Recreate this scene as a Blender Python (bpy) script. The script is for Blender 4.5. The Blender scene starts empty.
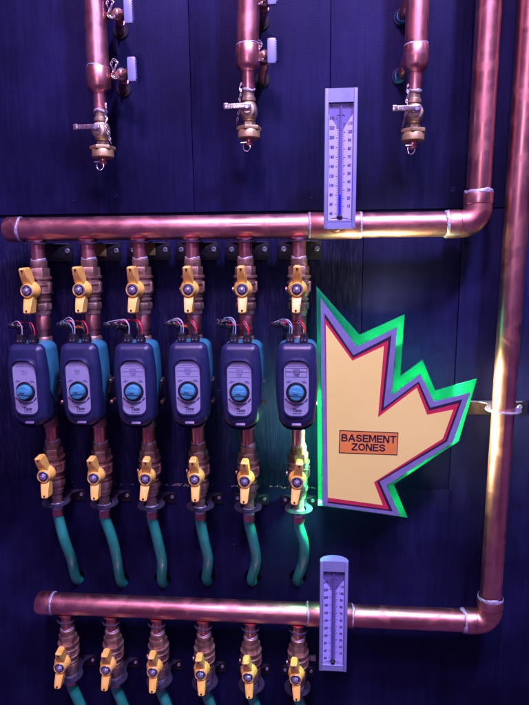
import bpy, bmesh, math, random
from math import sin, cos, pi, radians
from mathutils import Vector, Matrix
random.seed(7)
scn = bpy.context.scene
COL = scn.collection

# ------------------------------------------------------------------ camera
YAW, PITCH, ROLL, F = -0.0807, -0.1767, -0.0092, 560.0
STAND = 0.075                       # pipe centre line in front of the wall
WALLD = 1.265 + STAND               # camera to wall
CAM = Vector((0, -WALLD, 1.5))
fw = Vector((sin(YAW)*cos(PITCH), cos(YAW)*cos(PITCH), sin(PITCH)))
rt = fw.cross(Vector((0, 0, 1))).normalized(); up = rt.cross(fw)
rt, up = rt*cos(ROLL)+up*sin(ROLL), up*cos(ROLL)-rt*sin(ROLL)
cd = bpy.data.cameras.new('camera'); cam = bpy.data.objects.new('camera', cd); COL.objects.link(cam)
cam.matrix_world = Matrix(((rt.x, up.x, -fw.x, CAM.x), (rt.y, up.y, -fw.y, CAM.y), (rt.z, up.z, -fw.z, CAM.z), (0, 0, 0, 1)))
cd.sensor_fit = 'VERTICAL'; cd.sensor_height = 24; cd.lens = 24*F/705; cd.clip_start = .01; cd.clip_end = 50
scn.camera = cam

def at(px, py, y=-STAND):
    """point of the place at depth y (0 = wall) seen at a photo pixel"""
    d = fw + rt*((px-264.5)/F) - up*((py-352.5)/F)
    return CAM + d*((y-CAM.y)/d.y)

# ------------------------------------------------------------------ materials
def new_mat(name):
    m = bpy.data.materials.new(name); m.use_nodes = True
    nt = m.node_tree; return m, nt, nt.nodes['Principled BSDF']
def nd(nt, t, **kw):
    n = nt.nodes.new(t)
    for k, v in kw.items():
        if k in n.inputs: n.inputs[k].default_value = v
        else: setattr(n, k, v)
    return n
def ramp(nt, fac, stops):
    r = nt.nodes.new('ShaderNodeValToRGB'); e = r.color_ramp.elements
    while len(e) < len(stops): e.new(.5)
    for el, (p, c) in zip(e, stops): el.position = p; el.color = (*c, 1) if len(c) == 3 else c
    nt.links.new(fac, r.inputs[0]); return r
def g3(v): return (v, v, v)
def mapping(nt, scale, coord='Object', rnd=True):
    tc = nt.nodes.new('ShaderNodeTexCoord'); mp = nt.nodes.new('ShaderNodeMapping')
    mp.inputs['Scale'].default_value = scale
    nt.links.new(tc.outputs[coord], mp.inputs[0])
    if rnd:
        oi = nt.nodes.new('ShaderNodeObjectInfo'); mu = nt.nodes.new('ShaderNodeMath'); mu.operation = 'MULTIPLY'; mu.inputs[1].default_value = 7
        nt.links.new(oi.outputs['Random'], mu.inputs[0]); nt.links.new(mu.outputs[0], mp.inputs['Location'])
    return mp.outputs[0]
def mat(name, cols, metal=0., rough=(.4, .5), scale=30., stretch=(1, 1, 1), bump=.0, bscale=200., det=6., coat=0., spec=.5, mid=(.35, .65)):
    m, nt, b = new_mat(name)
    v = mapping(nt, stretch)
    n = nd(nt, 'ShaderNodeTexNoise', Scale=scale, Detail=det, Roughness=.62); nt.links.new(v, n.inputs['Vector'])
    if len(cols) > 1:
        r = ramp(nt, n.outputs['Fac'], [(mid[0]+(mid[1]-mid[0])*i/(len(cols)-1), c) for i, c in enumerate(cols)])
        nt.links.new(r.outputs[0], b.inputs['Base Color'])
    else: b.inputs['Base Color'].default_value = (*cols[0], 1)
    n2 = nd(nt, 'ShaderNodeTexNoise', Scale=scale*2.3, Detail=4.); nt.links.new(v, n2.inputs['Vector'])
    r2 = ramp(nt, n2.outputs['Fac'], [(.3, g3(rough[0])), (.7, g3(rough[1]))]); nt.links.new(r2.outputs[0], b.inputs['Roughness'])
    b.inputs['Metallic'].default_value = metal
    b.inputs['Coat Weight'].default_value = coat
    b.inputs['Specular IOR Level'].default_value = spec
    if bump:
        n3 = nd(nt, 'ShaderNodeTexNoise', Scale=bscale, Detail=5.); nt.links.new(v, n3.inputs['Vector'])
        bp = nd(nt, 'ShaderNodeBump', Strength=bump, Distance=.002); nt.links.new(n3.outputs['Fac'], bp.inputs['Height']); nt.links.new(bp.outputs[0], b.inputs['Normal'])
    return m

def copper_mat(name, axis):
    """tarnished copper tube: streaks along the tube, darker flux stains, small scratches"""
    m, nt, b = new_mat(name)
    st = {'x': (2.2, 16, 16), 'z': (16, 16, 2.2), 'n': (14, 14, 14)}[axis]
    v = mapping(nt, st); v2 = mapping(nt, (1, 1, 1))
    n = nd(nt, 'ShaderNodeTexNoise', Scale=2.2, Detail=8., Roughness=.66); nt.links.new(v, n.inputs['Vector'])
    r = ramp(nt, n.outputs['Fac'], [(.28, (.42, .165, .15)), (.45, (.64, .285, .27)), (.6, (.81, .42, .41)), (.75, (.88, .53, .54))])
    s = nd(nt, 'ShaderNodeTexNoise', Scale=17., Detail=5., Distortion=1.2); nt.links.new(v2, s.inputs['Vector'])
    sr = ramp(nt, s.outputs['Fac'], [(.56, g3(0)), (.60, g3(.55)), (.8, g3(.8))])
    mx = nd(nt, 'ShaderNodeMix', data_type='RGBA'); nt.links.new(sr.outputs[0], mx.inputs['Factor'])
    nt.links.new(r.outputs[0], mx.inputs['A']); mx.inputs['B'].default_value = (.48, .20, .18, 1)
    nt.links.new(mx.outputs['Result'], b.inputs['Base Color'])
    rr = ramp(nt, s.outputs['Fac'], [(.3, g3(.29)), (.55, g3(.38)), (.62, g3(.48))]); nt.links.new(rr.outputs[0], b.inputs['Roughness'])
    b.inputs['Metallic'].default_value = 1
    n3 = nd(nt, 'ShaderNodeTexNoise', Scale=9., Detail=6.); nt.links.new(v, n3.inputs['Vector'])
    bp = nd(nt, 'ShaderNodeBump', Strength=.10, Distance=.001); nt.links.new(n3.outputs['Fac'], bp.inputs['Height']); nt.links.new(bp.outputs[0], b.inputs['Normal'])
    return m

def wall_mat(name, rough_wood):
    m, nt, b = new_mat(name)
    v = mapping(nt, (26, 26, 2.0), rnd=False); v2 = mapping(nt, (1, 1, 1), rnd=False)
    n = nd(nt, 'ShaderNodeTexNoise', Scale=3.0, Detail=9., Roughness=.7, Distortion=.4); nt.links.new(v, n.inputs['Vector'])
    big = nd(nt, 'ShaderNodeTexNoise', Scale=4.5, Detail=5.); nt.links.new(v2, big.inputs['Vector'])
    r = ramp(nt, big.outputs['Fac'], [(.32, (.0030, .0036, .018)), (.5, (.0056, .0066, .034)), (.68, (.0105, .012, .058))])
    gm = ramp(nt, n.outputs['Fac'], [(.36, g3(.82)), (.5, g3(1.0)), (.64, g3(1.16))]); ml = nd(nt, 'ShaderNodeMix', data_type='RGBA', blend_type='MULTIPLY'); ml.inputs['Factor'].default_value = 1
    nt.links.new(r.outputs[0], ml.inputs['A']); nt.links.new(gm.outputs[0], ml.inputs['B'])
    sp = nd(nt, 'ShaderNodeTexVoronoi', Scale=42.); nt.links.new(v2, sp.inputs['Vector'])
    spn = nd(nt, 'ShaderNodeTexNoise', Scale=23.); nt.links.new(v2, spn.inputs['Vector'])
    a = nd(nt, 'ShaderNodeMath', operation='MULTIPLY'); 
    s1 = ramp(nt, sp.outputs['Distance'], [(.035, g3(1)), (.06, g3(0))]); s2 = ramp(nt, spn.outputs['Fac'], [(.66, g3(0)), (.70, g3(1))])
    nt.links.new(s1.outputs[0], a.inputs[0]); nt.links.new(s2.outputs[0], a.inputs[1])
    mx = nd(nt, 'ShaderNodeMix', data_type='RGBA'); nt.links.new(a.outputs[0], mx.inputs['Factor'])
    nt.links.new(ml.outputs['Result'], mx.inputs['A']); mx.inputs['B'].default_value = (.3, .3, .4, 1)
    last = mx.outputs['Result']
    if rough_wood:
        n4 = nd(nt, 'ShaderNodeTexNoise', Scale=11., Detail=6., Roughness=.8); nt.links.new(v, n4.inputs['Vector'])
        s4 = ramp(nt, n4.outputs['Fac'], [(.50, g3(0)), (.70, g3(.24))])
        m2 = nd(nt, 'ShaderNodeMix', data_type='RGBA'); nt.links.new(s4.outputs[0], m2.inputs['Factor'])
        nt.links.new(last, m2.inputs['A']); m2.inputs['B'].default_value = (.10, .095, .15, 1); last = m2.outputs['Result']
    nt.links.new(last, b.inputs['Base Color']); b.inputs['Specular IOR Level'].default_value = .16; b.inputs['Specular Tint'].default_value = (.45, .42, 1, 1)
    rr = ramp(nt, n.outputs['Fac'], [(.3, g3(.42)), (.7, g3(.66))]); nt.links.new(rr.outputs[0], b.inputs['Roughness'])
    bp = nd(nt, 'ShaderNodeBump', Strength=.8 if rough_wood else .3, Distance=.003); nt.links.new(n.outputs['Fac'], bp.inputs['Height'])
    f = nd(nt, 'ShaderNodeTexNoise', Scale=260., Detail=3.); nt.links.new(v2, f.inputs['Vector'])
    bp2 = nd(nt, 'ShaderNodeBump', Strength=.25, Distance=.0015); nt.links.new(f.outputs['Fac'], bp2.inputs['Height']); nt.links.new(bp.outputs[0], bp2.inputs['Normal'])
    nt.links.new(bp2.outputs[0], b.inputs['Normal'])
    return m

M = {}
M['cu_x'] = copper_mat('copper_horizontal', 'x'); M['cu_z'] = copper_mat('copper_vertical', 'z'); M['cu'] = copper_mat('copper_fitting', 'n')
M['solder'] = mat('solder', [(.30, .30, .38), (.40, .42, .55), (.52, .56, .72)], .45, (.35, .55), 90, bump=.8, bscale=160)
M['bronze'] = mat('cast_bronze', [(.24, .15, .12), (.40, .27, .21), (.54, .38, .30)], .8, (.32, .5), 40, bump=.35, bscale=420)
M['capbrass'] = mat('aged_brass', [(.36, .28, .13), (.50, .40, .19)], .6, (.4, .55), 60, bump=.15, bscale=300)
M['brass'] = mat('yellow_brass', [(.55, .38, .16), (.72, .52, .24)], .9, (.25, .4), 60, bump=.12, bscale=300)
M['nickel'] = mat('nickel_plate', [(.55, .5, .5), (.7, .66, .66)], .95, (.18, .32), 60, bump=.08)
M['dullnickel'] = mat('dull_nickel', [(.38, .31, .20), (.55, .47, .32)], .8, (.32, .5), 60, bump=.15, bscale=300)
M['cream_brass'] = mat('dull_brass', [(.62, .52, .36), (.72, .62, .45)], .6, (.3, .45), 60)
M['yellow'] = mat('yellow_handle', [(.84, .52, .085), (.92, .60, .115), (.94, .64, .15)], 0, (.34, .48), 55, bump=.08, bscale=500)
M['gold_hub'] = mat('gold_hub', [(.70, .33, .04), (.85, .43, .07)], .15, (.3, .4), 50)
M['steel'] = mat('zinc_steel', [(.42, .44, .6), (.58, .6, .78)], .8, (.25, .4), 120)
M['black'] = mat('black_plastic', [(.008, .008, .013), (.016, .016, .024)], 0, (.3, .45), 60, bump=.06, bscale=600)
M['housing'] = mat('pump_housing', [(.009, .016, .064), (.013, .021, .082)], 0, (.36, .44), 30, bump=.07, bscale=900, spec=.55)
nt = M['housing'].node_tree; b = nt.nodes['Principled BSDF']; src = b.inputs['Base Color'].links[0].from_socket
v = mapping(nt, (1, 1, 1)); n1 = nd(nt, 'ShaderNodeTexNoise', Scale=620., Detail=2.); n2 = nd(nt, 'ShaderNodeTexNoise', Scale=24., Detail=5.); nt.links.new(v, n1.inputs['Vector']); nt.links.new(v, n2.inputs['Vector'])
mu = nd(nt, 'ShaderNodeMath', operation='MULTIPLY'); a1 = ramp(nt, n1.outputs['Fac'], [(.66, g3(0)), (.74, g3(1))]); a2 = ramp(nt, n2.outputs['Fac'], [(.42, g3(.08)), (.68, g3(.6))]); nt.links.new(a1.outputs[0], mu.inputs[0]); nt.links.new(a2.outputs[0], mu.inputs[1])
mx = nd(nt, 'ShaderNodeMix', data_type='RGBA'); nt.links.new(mu.outputs[0], mx.inputs['Factor']); nt.links.new(src, mx.inputs['A']); mx.inputs['B'].default_value = (.16, .16, .26, 1); nt.links.new(mx.outputs['Result'], b.inputs['Base Color'])
M['label'] = mat('label_grey', [(.25, .29, .44), (.30, .34, .50)], 0, (.35, .45), 20)
M['print'] = mat('dark_print', [(.045, .045, .12)], 0, (.5, .5))
M['faint_print'] = mat('faint_print', [(.20, .21, .40)], 0, (.5, .5))
M['teal'] = mat('teal_shell', [(.020, .16, .235), (.032, .21, .29)], 0, (.42, .6), 25, bump=.2, bscale=500)
M['knob'] = mat('blue_knob', [(.04, .25, .37), (.06, .30, .44)], 0, (.28, .36), 40)
M['hose'] = mat('green_hose', [(.010, .26, .17), (.018, .32, .21), (.03, .40, .27)], 0, (.28, .42), 26, stretch=(1, 1, .4), bump=.05, bscale=90, coat=.3)
M['chin'] = mat('chin_plate', [(.11, .10, .20), (.14, .13, .25)], 0, (.4, .5))
M['pale'] = mat('galvanised_pale', [(.20, .20, .30), (.27, .27, .40)], .4, (.35, .5), 70, bump=.1)
M['bracket'] = mat('galvanised', [(.050, .050, .09), (.085, .085, .14)], .6, (.35, .5), 70, bump=.1)  # darker copy of the same bracket metal, for brackets standing in shade
M['flange_shade'] = mat('shaded_flange', [(.006, .006, .010), (.012, .012, .018)], .2, (.35, .5), 70, bump=.1)  # grey flange metal coloured near-black for the shade under plates and headers
M['case'] = mat('gauge_case', [(.20, .25, .47), (.24, .29, .53)], .1, (.34, .42), 25, bump=.04, bscale=500)
M['scale'] = mat('gauge_scale', [(.36, .39, .86), (.42, .45, .92)], 0, (.4, .5), 12)
M['gauge_in'] = mat('gauge_inner', [(.13, .13, .36), (.17, .17, .42)], .2, (.3, .4), 15)
M['liquid'] = mat('blue_liquid', [(.015, .02, .62)], 0, (.2, .2))
M['cream'] = mat('sign_cream', [(.76, .74, .19), (.79, .77, .21)], 0, (.36, .52), 9, bump=.05, bscale=60)
M['red'] = mat('sign_red', [(.44, .020, .060), (.50, .026, .075)], 0, (.4, .5), 20)
M['signblack'] = mat('sign_black', [(.020, .014, .035)], 0, (.4, .45))
M['lavender'] = mat('sign_lavender', [(.17, .18, .36), (.21, .22, .42)], .1, (.35, .5), 30)
M['orange'] = mat('plate_orange', [(.66, .25, .045), (.72, .28, .055)], 0, (.4, .5), 20)
for n, c in (('w_red', (.65, .015, .05)), ('w_white', (.42, .42, .5)), ('w_teal', (.07, .22, .30)), ('w_black', (.012, .012, .016)), ('w_orange', (.75, .22, .03))):
    M[n] = mat(n, [c], 0, (.35, .4))
M['tan'] = mat('tan_tag', [(.20, .13, .04), (.28, .18, .06)], 0, (.5, .6), 60)
M['tealcap'] = mat('teal_sleeve', [(.02, .22, .40)], 0, (.4, .4))
M['hole'] = mat('hole_dark', [(.004, .004, .008)], 0, (.8, .9))
M['wall'] = wall_mat('navy_paint', False); M['wallrough'] = wall_mat('rough_navy_board', True)
# green acrylic of the sign border, lit from behind by small green lamps
m, nt, b = new_mat('green_acrylic'); M['green'] = m
out = nt.nodes['Material Output']
v = mapping(nt, (1, 1, 1), rnd=False); n = nd(nt, 'ShaderNodeTexNoise', Scale=24., Detail=7., Roughness=.7, Distortion=1.5); nt.links.new(v, n.inputs['Vector'])
r = ramp(nt, n.outputs['Fac'], [(.3, (.06, .84, .44)), (.55, (.09, .92, .50)), (.75, (.14, .95, .56))])
tr = nt.nodes.new('ShaderNodeBsdfTranslucent'); nt.links.new(r.outputs[0], tr.inputs[0])
df = nd(nt, 'ShaderNodeBsdfPrincipled', Roughness=.28); df.inputs['Base Color'].default_value = (.02, .30, .17, 1)
rr = ramp(nt, n.outputs['Fac'], [(.35, g3(.15)), (.65, g3(.45))]); nt.links.new(rr.outputs[0], df.inputs['Roughness'])
mx = nd(nt, 'ShaderNodeMixShader', Fac=.30); nt.links.new(tr.outputs[0], mx.inputs[1]); nt.links.new(df.outputs[0], mx.inputs[2]); nt.links.new(mx.outputs[0], out.inputs['Surface'])

# ------------------------------------------------------------------ mesh helpers
def BM(): return bmesh.new()
def obj(name, bm, m, parent=None, loc=None, smooth=35, **props):
    bmesh.ops.recalc_face_normals(bm, faces=bm.faces)
    me = bpy.data.meshes.new(name); bm.to_mesh(me); bm.free()
    me.materials.append(M[m] if isinstance(m, str) else m)
    if smooth:
        me.polygons.foreach_set('use_smooth', [True]*len(me.polygons)); me.set_sharp_from_angle(angle=radians(smooth))
    o = bpy.data.objects.new(name, me); COL.objects.link(o)
    if parent: o.parent = parent
    if loc is not None: o.location = loc
    for k, vv in props.items(): o[k] = vv
    return o
def empty(name, loc, label, cat, group=None, rot=(0, 0, 0)):
    o = bpy.data.objects.new(name, None); o.empty_display_size = .02; COL.objects.link(o)
    o.location = loc; o.rotation_euler = rot; o['label'] = label; o['category'] = cat
    if group: o['group'] = group
    return o
def frame_of(d):
    d = d.normalized(); a = Vector((0, 1, 0)) if abs(d.y) < .9 else Vector((1, 0, 0))
    x = d.cross(a).normalized(); return x, d.cross(x).normalized()
def lathe(bm, prof, o=(0, 0, 0), d=(0, 0, 1), seg=36, cap=True, ph=0.):
    """prof = [(radius, distance along d)]"""
    o = Vector(o); d = Vector(d).normalized(); x, y = frame_of(d)
    rings = [[bm.verts.new(o+d*h+(x*cos(2*pi*i/seg+ph)+y*sin(2*pi*i/seg+ph))*r) for i in range(seg)] for r, h in prof]
    for a, c in zip(rings, rings[1:]):
        for i in range(seg): bm.faces.new((a[i], a[(i+1) % seg], c[(i+1) % seg], c[i]))
    if cap: bm.faces.new(rings[0][::-1]); bm.faces.new(rings[-1])
def tube(bm, pts, r, seg=10, cap=True, sub=6, closed=False):
    P = [Vector(p) for p in pts]
    if sub and len(P) > 2:
        Q = []; n = len(P)
        for i in range(n-1 if not closed else n):
            p1, p2 = P[i], P[(i+1) % n]
            p0 = P[i-1] if (i or closed) else p1*2-p2
            p3 = P[(i+2) % n] if (i+2 < n or closed) else p2*2-p1
            for k in range(sub):
                t = k/sub
                Q.append(.5*((2*p1)+(p2-p0)*t+(2*p0-5*p1+4*p2-p3)*t*t+(3*p1-p0-3*p2+p3)*t**3))
        if not closed: Q.append(P[-1])
        P = Q
    rings = []; n = len(P); x = None
    for i, p in enumerate(P):
        if closed: t = P[(i+1) % n]-P[i-1]
        else: t = P[min(i+1, n-1)]-P[max(i-1, 0)]
        t.normalize()
        if x is None: x = frame_of(t)[0]
        x = (x-t*x.dot(t)).normalized(); y = t.cross(x)
        rr = r(i/(n-1)) if callable(r) else r
        rings.append([bm.verts.new(p+(x*cos(2*pi*k/seg)+y*sin(2*pi*k/seg))*rr) for k in range(seg)])
    m_ = n if closed else n-1
    for i in range(m_):
        a, c = rings[i], rings[(i+1) % n]
        for k in range(seg): bm.faces.new((a[k], a[(k+1) % seg], c[(k+1) % seg], c[k]))
    if cap and not closed: bm.faces.new(rings[0][::-1]); bm.faces.new(rings[-1])
def box(bm, c, s, bev=0., rot=None):
    g = bmesh.ops.create_cube(bm, size=1); vs = g['verts']
    bmesh.ops.scale(bm, vec=Vector(s), verts=vs)
    if bev:
        es = list({e for v_ in vs for e in v_.link_edges})
        g2 = bmesh.ops.bevel(bm, geom=es, offset=bev, segments=2, affect='EDGES', profile=.6)
        vs = list({v_ for v_ in g2['verts']} | {v_ for v_ in vs if v_.is_valid})
    if rot is not None: bmesh.ops.rotate(bm, cent=(0, 0, 0), matrix=rot, verts=vs)
    bmesh.ops.translate(bm, vec=Vector(c), verts=vs)
def prism(bm, poly, y0, y1, bev=0.):
    """poly = [(x, z)], from depth y0 (back) to y1 (front)"""
    a = [bm.verts.new((x, y0, z)) for x, z in poly]; c = [bm.verts.new((x, y1, z)) for x, z in poly]
    n = len(poly)
    bm.faces.new(a); f = bm.faces.new(c)
    for i in range(n): bm.faces.new((a[i], a[(i+1) % n], c[(i+1) % n], c[i]))
    if bev: bmesh.ops.bevel(bm, geom=list(f.edges), offset=bev, segments=2, affect='EDGES')
def text_bm(bm, s, size, c, bold=0., shear=0., th=.0003, ax=Matrix.Rotation(pi/2, 4, 'X'), align='CENTER', roll=0., xs=1.):
    cu = bpy.data.curves.new('t', 'FONT'); cu.body = s; cu.size = size; cu.extrude = th; cu.offset = bold; cu.shear = shear
    cu.align_x = align; cu.align_y = 'CENTER'; cu.resolution_u = 2
    o = bpy.data.objects.new('t', cu); COL.objects.link(o)
    bpy.context.view_layer.update()
    me = bpy.data.meshes.new_from_object(o.evaluated_get(bpy.context.evaluated_depsgraph_get()))
    me.transform(Matrix.Translation(Vector(c)) @ ax @ Matrix.Rotation(roll, 4, 'Z') @ Matrix.Diagonal((xs, 1, 1, 1)))
    bm.from_mesh(me); bpy.data.meshes.remove(me); bpy.data.objects.remove(o); bpy.data.curves.remove(cu)
def solder(name, parent, c, d, r, wob=.0012, w=.0022, seg=72, m='solder'):
    """an uneven smear and bead of solder round a tube"""
    c = Vector(c); d = Vector(d).normalized(); x, y = frame_of(d); ph = [random.random()*6.3 for _ in range(6)]
    bm = BM(); rings = []
    for i in range(seg):
        a = 2*pi*i/seg
        mid = wob*(sin(a*2+ph[0])+.5*sin(a*3+ph[1]))
        up_ = w*(.75+.75*max(0, sin(a*2+ph[2]))+.40*max(0, sin(a*5+ph[3]))+.2*random.random())
        dn = w*(.75+.60*max(0, sin(a*3+ph[4]))+.45*max(0, sin(a*7+ph[5]))+.2*random.random())
        e = x*cos(a)+y*sin(a); h = .0003+w*(.20+.09*sin(a*4+ph[1])+.06*sin(a*9+ph[2]))
        rings.append([bm.verts.new(c+e*(r+q)+d*(mid+z)) for q, z in ((-.0012, up_), (.0003, up_*.8), (.00035+h*.25, up_*.4), (h, 0), (.00035+h*.25, -dn*.4), (.0003, -dn*.8), (-.0012, -dn))])
    for i in range(seg):
        a, b_ = rings[i], rings[(i+1) % seg]
        for k in range(6): bm.faces.new((a[k], a[k+1], b_[k+1], b_[k]))
    return obj(name, bm, m, parent, smooth=60)
def copy_tree(o, parent=None):
    c = o.copy(); COL.objects.link(c)
    if parent: c.parent = parent
    for ch in list(o.children): copy_tree(ch, c)
    return c

COLX = [-.0238-(5-k)*.12 for k in range(6)]
Z0 = 1.5
PY = -STAND
ORD = ['first', 'second', 'third', 'fourth', 'fifth', 'sixth']

# ------------------------------------------------------------------ setting: the wall
TOPZ, BOTZ = Z0+.75, Z0-1.45
seams = [at(191, 100, 0).x, at(330.5, 40, 0).x, at(457, 340, 0).x]
zu = at(300, 210.5, 0).z; zl = at(200, 485, 0).z
def boards(name, xs, z0, z1, y, m, **kw):
    bm = BM()
    for a, c in zip(xs, xs[1:]):
        box(bm, ((a+c)/2, y+.012, (z0+z1)/2), (c-a-.0014, .024, z1-z0), .0012)
    return obj(name, bm, m, kind='structure', **kw)
boards('wall_upper_boards', [-1.7, -.98, seams[0], seams[1], seams[2], 1.5], zu, TOPZ, 0, 'wall')
xm = at(360, 400, 0).x
boards('wall_middle_board', [-1.7, xm], zl-.03, zu-.0012, .006, 'wallrough')
boards('wall_middle_smooth_board', [xm, seams[2]], zl-.03, zu-.0012, .0045, 'wall')
boards('wall_right_board', [seams[2], 1.5], BOTZ, zu-.002, 0.001, 'wall')
# lower board with a ragged top edge and real holes for the hoses
bm = BM()
xs = [-1.7]
while xs[-1] < seams[2]-.02: xs.append(xs[-1]+random.uniform(.006, .02))
xs[-1] = seams[2]-.001
top = [(x, zl+random.gauss(0, .0018)) for x in xs]
prism(bm, top+[(seams[2]-.001, BOTZ), (-1.7, BOTZ)], .02, -.0045)
lower = obj('wall_lower_board', bm, 'wall', smooth=30, kind='structure')
hose_end = [(76.9, 577), (121.3, 580), (162.6, 580), (207, 578), (252, 578.5), (297.7, 578)]
bm = BM()
hp = []
for e in hose_end:
    p = at(e[0], e[1]-1, -.0045); hp.append(p)
    lathe(bm, [(.0225, -.03), (.0225, .0165)], (p.x, p.y, p.z), (0, 1, 0), 40)
cut = obj('cutter', bm, 'hole')
md = lower.modifiers.new('b', 'BOOLEAN'); md.object = cut; md.solver = 'EXACT'
bpy.context.view_layer.update()
me = bpy.data.meshes.new_from_object(lower.evaluated_get(bpy.context.evaluated_depsgraph_get()))
lower.modifiers.clear(); lower.data = me; me.polygons.foreach_set('use_smooth', [False]*len(me.polygons)); bpy.data.objects.remove(cut)
bm = BM(); box(bm, (-.1, .05, Z0-.35), (3.6, .02, 2.6)); obj('wall_backing', bm, 'hole', kind='structure')
# wood slivers and chips along the ragged edge
bm = BM()
for i in range(150):
    cx = random.choice([random.uniform(at(165, 484, 0).x, at(195, 484, 0).x), random.uniform(at(232, 484, 0).x, at(262, 484, 0).x), random.uniform(at(268, 484, 0).x, at(318, 484, 0).x), random.uniform(-.62, .1)])
    box(bm, (cx, -.003+random.uniform(-.002, .002), zl+random.gauss(0, .002)), (random.uniform(.001, .005), .0012, random.uniform(.0006, .0018)), rot=None)
o = obj('wall_edge_splinters', bm, mat('raw_wood', [(.22, .19, .17), (.35, .3, .26)], 0, (.6, .7)), smooth=0, kind='structure')

def screw(parent, loc, r=.0058, name='screw', group=None, label=None):
    bm = BM()
    lathe(bm, [(r, 0), (r, .0012), (r*.82, .0026), (r*.45, .0030), (r*.42, .0012)], loc, (0, -1, 0), 20)
    return obj(name, bm, 'steel', parent)

# small loose screws driven in the wall boards
for px, py, nb in ((116, 196, 'beside the left drain valve shadow'), (311, 196, 'just left of the upper thermometer'), (75, 200, 'above the left end of the upper manifold'), (453, 189, 'left of the copper elbow')):
    p = at(px, py, 0); bm = BM(); lathe(bm, [(.006, -.0002), (.006, .0008), (.0045, .0018), (.002, .0006)], (0, 0, 0), (0, -1, 0), 18)
    o = obj('wall_screw', bm, 'wall', None, p); o['label'] = 'painted over screw head in the navy wall ' + nb; o['category'] = 'screw'; o['group'] = 'painted screws in the wall'

# ------------------------------------------------------------------ manifolds
def stub(parent, X, zc, R, length, r=.0158):
    s = empty_part = BM()
    lathe(s, [(r+.0062, 0), (r+.0055, -.003), (r+.0018, -.0075), (r, -.0095), (r, -length)], (X, PY, zc-R+.0035), (0, 0, 1), 32)
    return obj('outlet_stub', s, 'cu_z', parent)

def manifold(loc_label, cat, zc, xl, xr, capx, tee, elbow_sold_x, riser_x, riser_top, stubs_len, R=.0265, ring=False, r2=.0245):
    t = empty('copper_manifold', (0, 0, 0), loc_label, 'manifold')
    RX = riser_x
    bm = BM(); lathe(bm, [(R-.003, capx-.004), (R, capx), (R, tee[0])], (0, PY, zc), (1, 0, 0), 56)
    lathe(bm, [(R, tee[1]), (R, elbow_sold_x)], (0, PY, zc), (1, 0, 0), 56)
    o = obj('header_pipe', bm, 'cu_x', t)
    bm = BM(); lathe(bm, [(.001, xl), (R*.72, xl+.0005), (R-.001, xl+.0035), (R+.0018, xl+.009), (R+.0022, capx)], (0, PY, zc), (1, 0, 0), 56, cap=True)
    obj('end_cap', bm, 'cu', t)
    bm = BM(); lathe(bm, [(R+.002, tee[0]), (R+.0026, tee[0]+.001), (R+.0026, tee[1]-.001), (R+.002, tee[1])], (0, PY, zc), (1, 0, 0), 56)
    lathe(bm, [(.017, R-.004), (.0165, R+.006), (.013, R+.012)], ((tee[0]+tee[1])/2, PY, zc), (0, -1, 0), 32)
    obj('gauge_tee', bm, 'cu_x', t)
    for X, ww_ in ((capx, .0026), (tee[0], .0034), (tee[1], .0030), (elbow_sold_x, .0050)): solder('solder_joint', t, (X, PY, zc), (1, 0, 0), R+.0018, .0015, ww_)
    # elbow: bend from horizontal to vertical
    br = .0315; pts = [(elbow_sold_x, PY, zc)]
    for i in range(13):
        a = pi/2*i/12; pts.append((RX-br+br*sin(a), PY, zc+br-br*cos(a)))
    zt = zc+.064
    pts.append((RX, PY, zt))
    bm = BM(); tube(bm, pts, lambda q: R+.0024, 48, sub=0); eb = obj('elbow', bm, 'cu', t)
    bm = BM(); lathe(bm, [(R+.0018, zt-.024), (R+.0036, zt-.022), (R+.0036, zt-.002), (R+.0028, zt)], (RX, PY, 0), (0, 0, 1), 56)
    lathe(bm, [(R+.0028, elbow_sold_x), (R+.0036, elbow_sold_x+.002), (R+.0036, elbow_sold_x+.024), (R+.0018, elbow_sold_x+.026)], (0, PY, zc), (1, 0, 0), 56); obj('socket', bm, 'cu', eb)
    bm = BM(); lathe(bm, [(r2, zt-.006), (r2, riser_top)], (RX, PY, 0), (0, 0, 1), 56); obj('riser_pipe', bm, 'cu_z', t)
    solder('solder_joint', t, (RX, PY, zt), (0, 0, 1), R+.0022, .002, .0050)
    
    for k, X in enumerate(COLX):
        s = stub(t, X, zc, R, stubs_len)
        if ring:
            bm = BM(); tube(bm, [(X+.0225*cos(a), PY+.0225*sin(a), zc-R-.016+.001*sin(a*2)) for a in [2*pi*i/32 for i in range(32)]], .0022, 8, sub=0, closed=True)
            obj('split_ring', bm, 'bracket', s)
    return t
zA = at(250, 226.6).z; zB = at(200, 609.3).z
XR1, XR2 = .3575, .4389
upper = manifold('long pinkish copper header pipe above the six pumps, elbow turning up at its right end', 'manifold', zA,
    at(5.5, 227.5).x, 0, at(21.5, 227.5).x, (at(310, 226).x, at(360, 225).x), at(447, 223).x, XR1, TOPZ, .05)
lowerm = manifold('lower copper header pipe with a tall riser going up past the leaf sign', 'manifold', zB,
    at(37.5, 604.4).x, 0, at(54, 605).x, (at(308, 613).x, at(352, 615).x), at(464, 621.5).x, XR2, TOPZ, .052, ring=True)

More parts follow.
